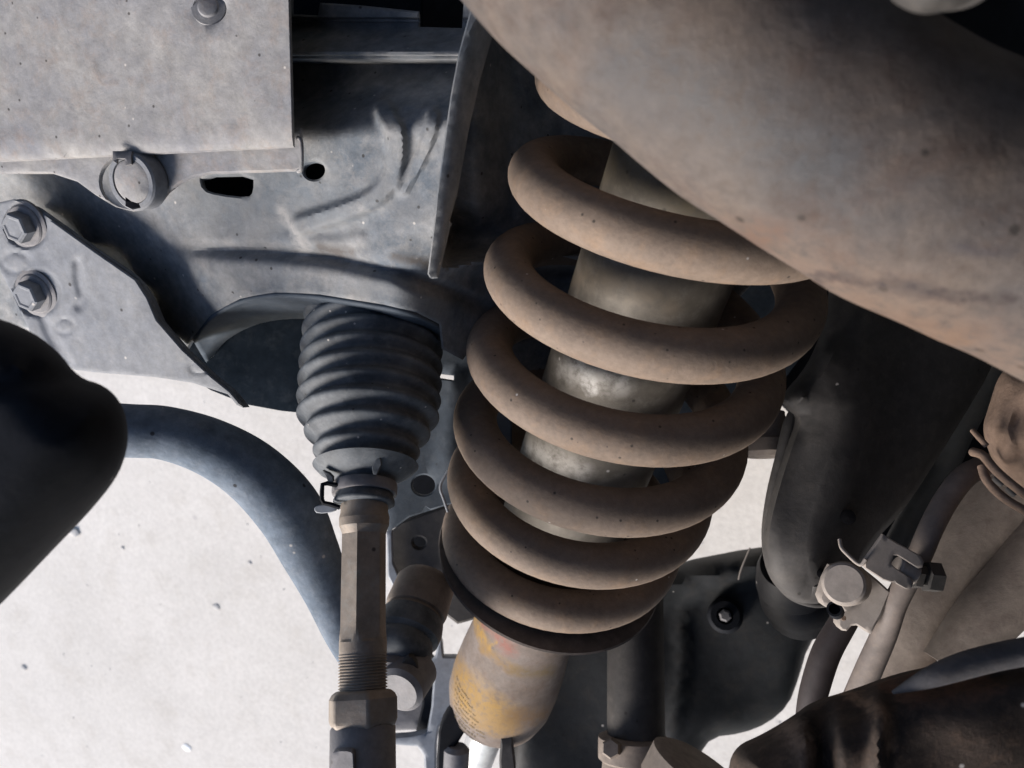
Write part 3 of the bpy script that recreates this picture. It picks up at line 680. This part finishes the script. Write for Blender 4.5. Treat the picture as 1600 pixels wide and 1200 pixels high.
# vertical dark tube with clamp
dt = thing('support_tube', 'dark grey vertical tube with a clamp at its foot, behind the spring perch', 'tube', (990, 1150, .52))
V, F = lathe(P(992, 860, .545), P(994, 1160, .515), [(0, .0185), (1, .0185)], seg=48); put('tube', V, F, DARK, dt)
V, F = lathe(P(990, 1148, .515), P(990, 1192, .512), [(0, .0190), (.1, .0225), (.85, .0225), (1, .019)], seg=48); cb = put('tube_clamp', V, F, CAST, dt, sharp=30)
V, F = lathe(P(958, 1168, .505), P(954, 1170, .488), [(0, .0062), (.85, .0062), (1, .005), (1, .0001)], seg=6); put('clamp_bolt', V, F, CAST, cb, sharp=25)
V, F = lathe(P(990, 1186, .512), P(990, 1330, .50), [(0, .0195), (1, .024)], seg=48); put('tube_foot', V, F, CAST, dt)

# ------------------------------------------------------------ steering knuckle arm (dark) and ball joint
kn = thing('steering_knuckle', 'dark curved steering knuckle casting in shadow right of the spring', 'steering knuckle', (1260, 900, .44))
ko = rnd([(1300, 400), (1290, 500), (1262, 572), (1216, 622), (1230, 640), (1246, 652), (1228, 700), (1206, 770), (1192, 830), (1192, 880), (1212, 920), (1250, 945), (1292, 948), (1335, 905), (1362, 850), (1410, 800), (1450, 740), (1500, 660), (1560, 560), (1600, 400)], 2)
rim = ridge([(1246, 655), (1232, 720), (1214, 790), (1210, 850), (1222, 900), (1256, 930)], 13, -.007)
gro = ridge([(1262, 655), (1250, 720), (1234, 790), (1230, 850), (1240, 890), (1266, 915)], 11, .005)
inflate('knuckle_body', ko, plane(1300, 700, .435, -.5, .0), .026, 150, DARK, kn, holes=[], step=11,
        relief=lambda u, v: rim(u, v) + gro(u, v) + ridge([(1300, 560), (1250, 600), (1235, 632)], 40, -.012)(u, v) + .012 * sstep((u - 1310) / 120))
for (u, v, a, b) in ((1325, 808, 14, 20), (1284, 896, 9, 11)):
    V, F = lathe(P(u, v, .43), P(u, v, .4078), [(0, a * .42 / FPX * .8), (.97, a * .42 / FPX * .8), (1, .0001)], seg=28); put('bore_disc', V, F, BORE, kn, sharp=30)  # solid black disc in place of a hole's inner shade
V, F = sweep([(1240, 640, .432, 6), (1232, 665, .432, 9), (1220, 715, .432, 9), (1206, 775, .432, 9), (1199, 835, .432, 9), (1206, 885, .432, 9), (1232, 924, .432, 9), (1268, 941, .432, 8), (1305, 942, .434, 5)], 14, 8); put('casting_rim', V, F, DARK, kn)
V, F = lathe(P(1192, 645, .46), P(1196, 714, .455), [(0, .012), (.6, .0125), (.62, .0138), (.9, .0138), (1, .011)], seg=36); put('pivot_cap', V, F, CAST, kn, sharp=30)
bj = thing('ball_joint_boot', 'glossy black ball joint boot between the knuckle foot and the control arm', 'ball joint', (1235, 950, .50))
V, F = lathe(P(1236, 880, .48), P(1256, 962, .52), [(0, .018), (.1, .021), (.3, .0235), (.36, .0215), (.42, .0235), (.62, .024), (.75, .0215), (.85, .022), (1, .017)], seg=56)
put('boot', V, F, mat('wet_black_rubber', (.008, .008, .009), (.016, .016, .018), (.03, .028, .026), rough=.6, bump=.3, light_spk=.01, spk=.01, spec=.2), bj)
V, F = sweep([(1154, 906, .49, 1.6), (1158, 890, .49, 1.6), (1166, 870, .49, 1.6), (1172, 856, .49, 1.6)], 8, 5)
wr = put('boot_wire', V, F, CLIP, bj)

# ------------------------------------------------------------ wheel arch liner, added light-blocking shell, dark parts behind the big arm
wl = thing('wheel_arch_liner', 'black wheel arch liner in deep shadow behind the big suspension arm', 'wheel arch liner', (1350, 450, .62))
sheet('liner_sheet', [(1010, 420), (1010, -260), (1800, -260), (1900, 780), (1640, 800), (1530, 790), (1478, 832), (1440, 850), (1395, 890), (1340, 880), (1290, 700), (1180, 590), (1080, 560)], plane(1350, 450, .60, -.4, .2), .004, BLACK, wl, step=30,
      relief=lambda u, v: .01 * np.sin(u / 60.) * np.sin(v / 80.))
SV, SF = [], []; NU, NV = 120, 60  # added unseen shell round the camera, blocks light except from chosen sides
Ln = np.array(SUN); WN = np.array((-.66, -.05, .74)); WN /= np.linalg.norm(WN)  # WN: sky window cut in the added shell for blue fill
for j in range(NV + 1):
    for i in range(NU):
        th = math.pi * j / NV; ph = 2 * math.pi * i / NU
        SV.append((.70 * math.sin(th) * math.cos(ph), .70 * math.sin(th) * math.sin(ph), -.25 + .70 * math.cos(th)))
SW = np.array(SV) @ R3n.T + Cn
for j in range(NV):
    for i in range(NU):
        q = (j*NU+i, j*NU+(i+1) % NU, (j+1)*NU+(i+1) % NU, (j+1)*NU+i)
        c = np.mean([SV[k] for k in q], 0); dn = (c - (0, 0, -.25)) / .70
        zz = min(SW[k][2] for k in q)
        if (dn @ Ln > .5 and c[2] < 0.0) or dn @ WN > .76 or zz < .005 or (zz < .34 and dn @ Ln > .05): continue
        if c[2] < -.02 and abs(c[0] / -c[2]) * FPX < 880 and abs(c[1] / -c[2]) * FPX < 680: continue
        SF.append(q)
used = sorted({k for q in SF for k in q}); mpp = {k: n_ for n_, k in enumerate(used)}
put('light_blocker_shell', [SW[k] for k in used], [tuple(mpp[k] for k in q) for q in SF], DARKER, wl)
hs = thing('dark_hose', 'dark grey hose in shadow behind the brown brake pipe', 'hose', (1480, 700, .44))
V, F = sweep([(1575, 520, .50, 24), (1532, 610, .50, 22), (1502, 670, .50, 20), (1476, 730, .50, 18), (1436, 785, .50, 17), (1405, 840, .50, 17), (1380, 890, .50, 16)], 24, 8); put('hose', V, F, DARKER, hs)
lf = thing('bracket_leaf', 'small grey plate in shadow between the knuckle and the brake pipe', 'plate', (1448, 732, .47))
sheet('leaf', [(1432, 742), (1452, 722), (1480, 700), (1500, 742), (1462, 748)], .50, .003, DARK, lf, step=10)

# ------------------------------------------------------------ big suspension arm (near, upper right)
am = thing('suspension_arm', 'huge dusty beige suspension arm crossing the upper right corner close to the camera', 'suspension arm', (1250, 150, .2))
a1 = sweep([(660, -380, .200, 195), (796, -226, .200, 198), (921, -91, .200, 200), (992, -22, .200, 200), (1065, 37, .200, 201), (1212, 152, .200, 202), (1391, 258, .200, 206), (1543, 330, .200, 208), (1697, 390, .200, 218), (1900, 492, .200, 225)], 64, 12)
a2 = sweep([(1010, 30, .215, 110), (972, 66, .215, 106), (936, 96, .215, 94), (922, 108, .215, 84), (914, 114, .215, 60)], 40, 6)
V, F = join(a1, a2)
ao = put('arm_casting', V, F, ARM, am)
md = ao.modifiers.new('r', 'REMESH'); md.mode = 'VOXEL'; md.voxel_size = .0016; md.use_smooth_shade = True
md = ao.modifiers.new('s', 'SMOOTH'); md.factor = .6; md.iterations = 8
tx = bpy.data.textures.new('lumps', 'CLOUDS'); tx.noise_scale = .05; tx.noise_depth = 2
md = ao.modifiers.new('d', 'DISPLACE'); md.texture = tx; md.strength = .003; md.mid_level = .5; md.texture_coords = 'LOCAL'
bs = thing('rubber_stop', 'blurred brown rounded stop hanging into the top edge at the right', 'rubber stop', (1462, -20, .15))
V, F = sweep([(1500, -110, .150, 80), (1475, -55, .150, 86), (1462, -25, .150, 76), (1458, -8, .150, 56), (1456, 8, .150, 30), (1456, 14, .150, 4)], 36, 6); put('stop', V, F, DARK, bs)

# ------------------------------------------------------------ right-hand casting, rusty boot, clips, pipes
rc = thing('hub_casting', 'beige brown hub casting with a long seam at the right edge', 'hub casting', (1500, 930, .43))
c1_ = sweep([(1720, 640, .43, 85), (1620, 745, .43, 72), (1538, 830, .43, 56), (1482, 905, .43, 47), (1440, 970, .43, 43), (1411, 1040, .43, 40), (1386, 1120, .43, 40)], 40, 8)
c2_ = sweep([(1770, 765, .405, 86), (1668, 846, .405, 68), (1594, 912, .405, 52), (1536, 972, .405, 46), (1486, 1046, .405, 44)], 40, 8)
put('casting_rib', c2_[0], c2_[1], CAST, rc)
co = put('casting', c1_[0], c1_[1], CAST, rc)
rbt = thing('rusty_boot', 'rusty brown dust-caked rubber boot with a strap at the right edge', 'rubber boot', (1600, 680, .34))
inflate('boot_skin', rnd([(1720, 520), (1590, 560), (1560, 585), (1545, 635), (1534, 668), (1544, 705), (1562, 742), (1600, 778), (1720, 860)], 2), plane(1600, 680, .355, .0, .0), .030, 85, RUST, rbt, step=9,
        relief=lambda u, v: .0028 * np.sin(u / 13. + v / 27.) * np.sin(v / 17.) + .002 * np.sin(u / 7.))
V, F = sweep([(1520, 706, .335, 7), (1536, 712, .328, 7), (1556, 735, .322, 7), (1585, 760, .318, 7), (1620, 785, .316, 7), (1700, 830, .316, 7)], 12, 6); st_ = put('boot_strap', V, F, RUST, rbt)
V, F = sweep([(1534, 728, .338, 7), (1542, 750, .335, 7), (1565, 775, .33, 7), (1600, 797, .326, 7), (1700, 850, .322, 7)], 12, 6); put('boot_strap', V, F, RUST, rbt)
V, F = sweep([(1519, 672, .335, 4), (1530, 684, .332, 4.5), (1542, 697, .33, 4.5)], 10, 5); put('strap_tail', V, F, RUST, rbt)
for u, v in ((1560, 752), (1580, 768)): V, F = sweep([(u - 7, v - 6, .328, 5), (u, v, .327, 6), (u + 7, v + 6, .326, 5)], 10, 4); put('strap_lug', V, F, DARK, rbt)

bp_ = thing('brake_pipe', 'bent brown metal brake pipe running down through the beige clip', 'pipe', (1440, 860, .37))
V, F = sweep([(1590, 716, .40, 16), (1540, 728, .39, 17), (1506, 746, .38, 18), (1478, 782, .375, 18), (1455, 825, .37, 18), (1438, 865, .37, 18), (1418, 905, .372, 18), (1398, 945, .375, 18), (1382, 990, .38, 19), (1358, 1045, .385, 20), (1330, 1110, .39, 20), (1310, 1160, .39, 20)], 24, 8); put('pipe', V, F, PIPE, bp_)
bh = thing('brake_hose', 'short black hose dropping from the sensor housing in front of the floor', 'hose', (1290, 1020, .40))
V, F = sweep([(1335, 940, .40, 21), (1316, 975, .40, 21), (1292, 1018, .40, 22), (1276, 1065, .40, 22), (1266, 1110, .40, 21), (1264, 1170, .40, 21)], 24, 8); put('hose', V, F, mat('dark_brown_rubber', (.03, .024, .024), (.055, .045, .045), None, rough=.6, bump=.15), bh)

cp = thing('pipe_clip', 'beige forked metal clip holding the brake pipe', 'clip', (1390, 880, .352))
sheet('clip_plate', [(1380, 835), (1398, 846), (1438, 868), (1444, 878), (1441, 887), (1434, 888), (1412, 874), (1402, 868), (1396, 868), (1393, 882), (1400, 888), (1412, 896), (1424, 904), (1427, 912), (1423, 921), (1414, 920), (1400, 912), (1380, 906), (1352, 888), (1350, 876)], plane(1390, 880, .352, .0, .0), .0018, CLIP, cp, step=6, bev=1.6)
V, F = sweep([(1312, 843, .365, 3), (1315, 856, .362, 3), (1326, 868, .358, 3), (1338, 879, .354, 3), (1346, 882, .352, 3), (1353, 874, .351, 3)], 10, 6); put('clip_curl', V, F, CLIP, cp)
V, F = lathe(P(1425, 898, .362), P(1468, 903, .362), [(0, .006), (.25, .0062), (.28, .0048), (.45, .0048), (.48, .0070), (.95, .0070), (1, .006)], seg=6, phase=.2); put('clip_bolt', V, F, DARK, cp, sharp=25)
V, F = lathe(P(1400, 884, .358), P(1428, 897, .358), [(0, .0044), (.1, .0052), (1, .0052)], seg=24); put('clip_stud', V, F, CLIP, cp, sharp=30)
sh = thing('sensor_housing', 'beige sensor housing with a round cap below the pipe clip', 'sensor housing', (1330, 930, .375))
sheet('housing', [(1300, 885), (1290, 905), (1281, 934), (1286, 946), (1295, 951), (1303, 940), (1314, 948), (1315, 958), (1310, 966), (1310, 978), (1315, 985), (1323, 986), (1330, 978), (1338, 977), (1348, 984), (1360, 991), (1378, 960), (1392, 925), (1370, 905), (1345, 885)], plane(1340, 930, .378, .8, .3), .006, CLIP, sh, step=7, bev=3)
V, F = lathe(P(1326, 912, .378), P(1318, 912, .361), [(0, .0100), (.8, .0100), (.95, .0094), (1, .0082), (1.0, .0001)], seg=48); put('round_cap', V, F, CLIP, sh, sharp=35)
V, F = lathe(P(1307, 956, .374), P(1303, 950, .366), [(0, .0035), (.8, .0035), (.8, .0025), (.2, .0024), (.2, .0001)], seg=24); put('socket', V, F, BLACK, sh, sharp=30)
V, F = lathe(P(1318, 966, .377), P(1318, 966, .3752), [(0, .0012), (1, .0010), (1, .0001)], seg=16); put('pin', V, F, RUST, sh, sharp=30)

# ------------------------------------------------------------ dirty near joint, bottom right
dj = thing('greasy_joint', 'greasy black joint cover caked with dirt in the bottom right corner', 'joint cover', (1400, 1150, .29))
go = rnd([(1120, 1400), (1136, 1200), (1150, 1165), (1190, 1148), (1240, 1118), (1268, 1096), (1330, 1078), (1400, 1052), (1460, 1040), (1530, 1012), (1600, 996), (1760, 975), (1760, 1400)], 2)
def gre(u, v):
    return .0016 * np.sin(u / 41. + 1.5) * np.sin(v / 32.) + ridge([(1280, 1110), (1285, 1160), (1290, 1260)], 30, .012)(u, v) + ridge([(1370, 1075), (1376, 1120), (1372, 1200)], 22, -.006)(u, v) + ridge([(1300, 1110), (1420, 1072), (1600, 1048)], 22, .008)(u, v)
inflate('cover', go, .30, .04, 110, GUNK, dj, step=9, relief=gre)
V, F = lathe(P(1000, 1380, .46), P(1096, 1196, .46), [(0, .026), (.75, .026), (.76, .029), (.97, .029), (1, .025)], seg=40)
ft = thing('brown_sleeve', 'dusty brown sleeve poking up at the bottom edge beside the greasy joint', 'sleeve', (1060, 1200, .46))
put('sleeve', V, F, CAST, ft, sharp=30)
V, F = sweep([(1395, 1082, .268, 3), (1450, 1060, .262, 15), (1500, 1042, .262, 20), (1560, 1026, .262, 21), (1640, 1012, .262, 22), (1740, 1000, .262, 22)], 20, 8)
put('lit_band', V, F, mat('lit_band_rubber', (.05, .05, .055), (.10, .095, .10), (.15, .13, .12), big=50, bump=.4), dj)  # added tube, its paler colour imitates the lit band on the cover
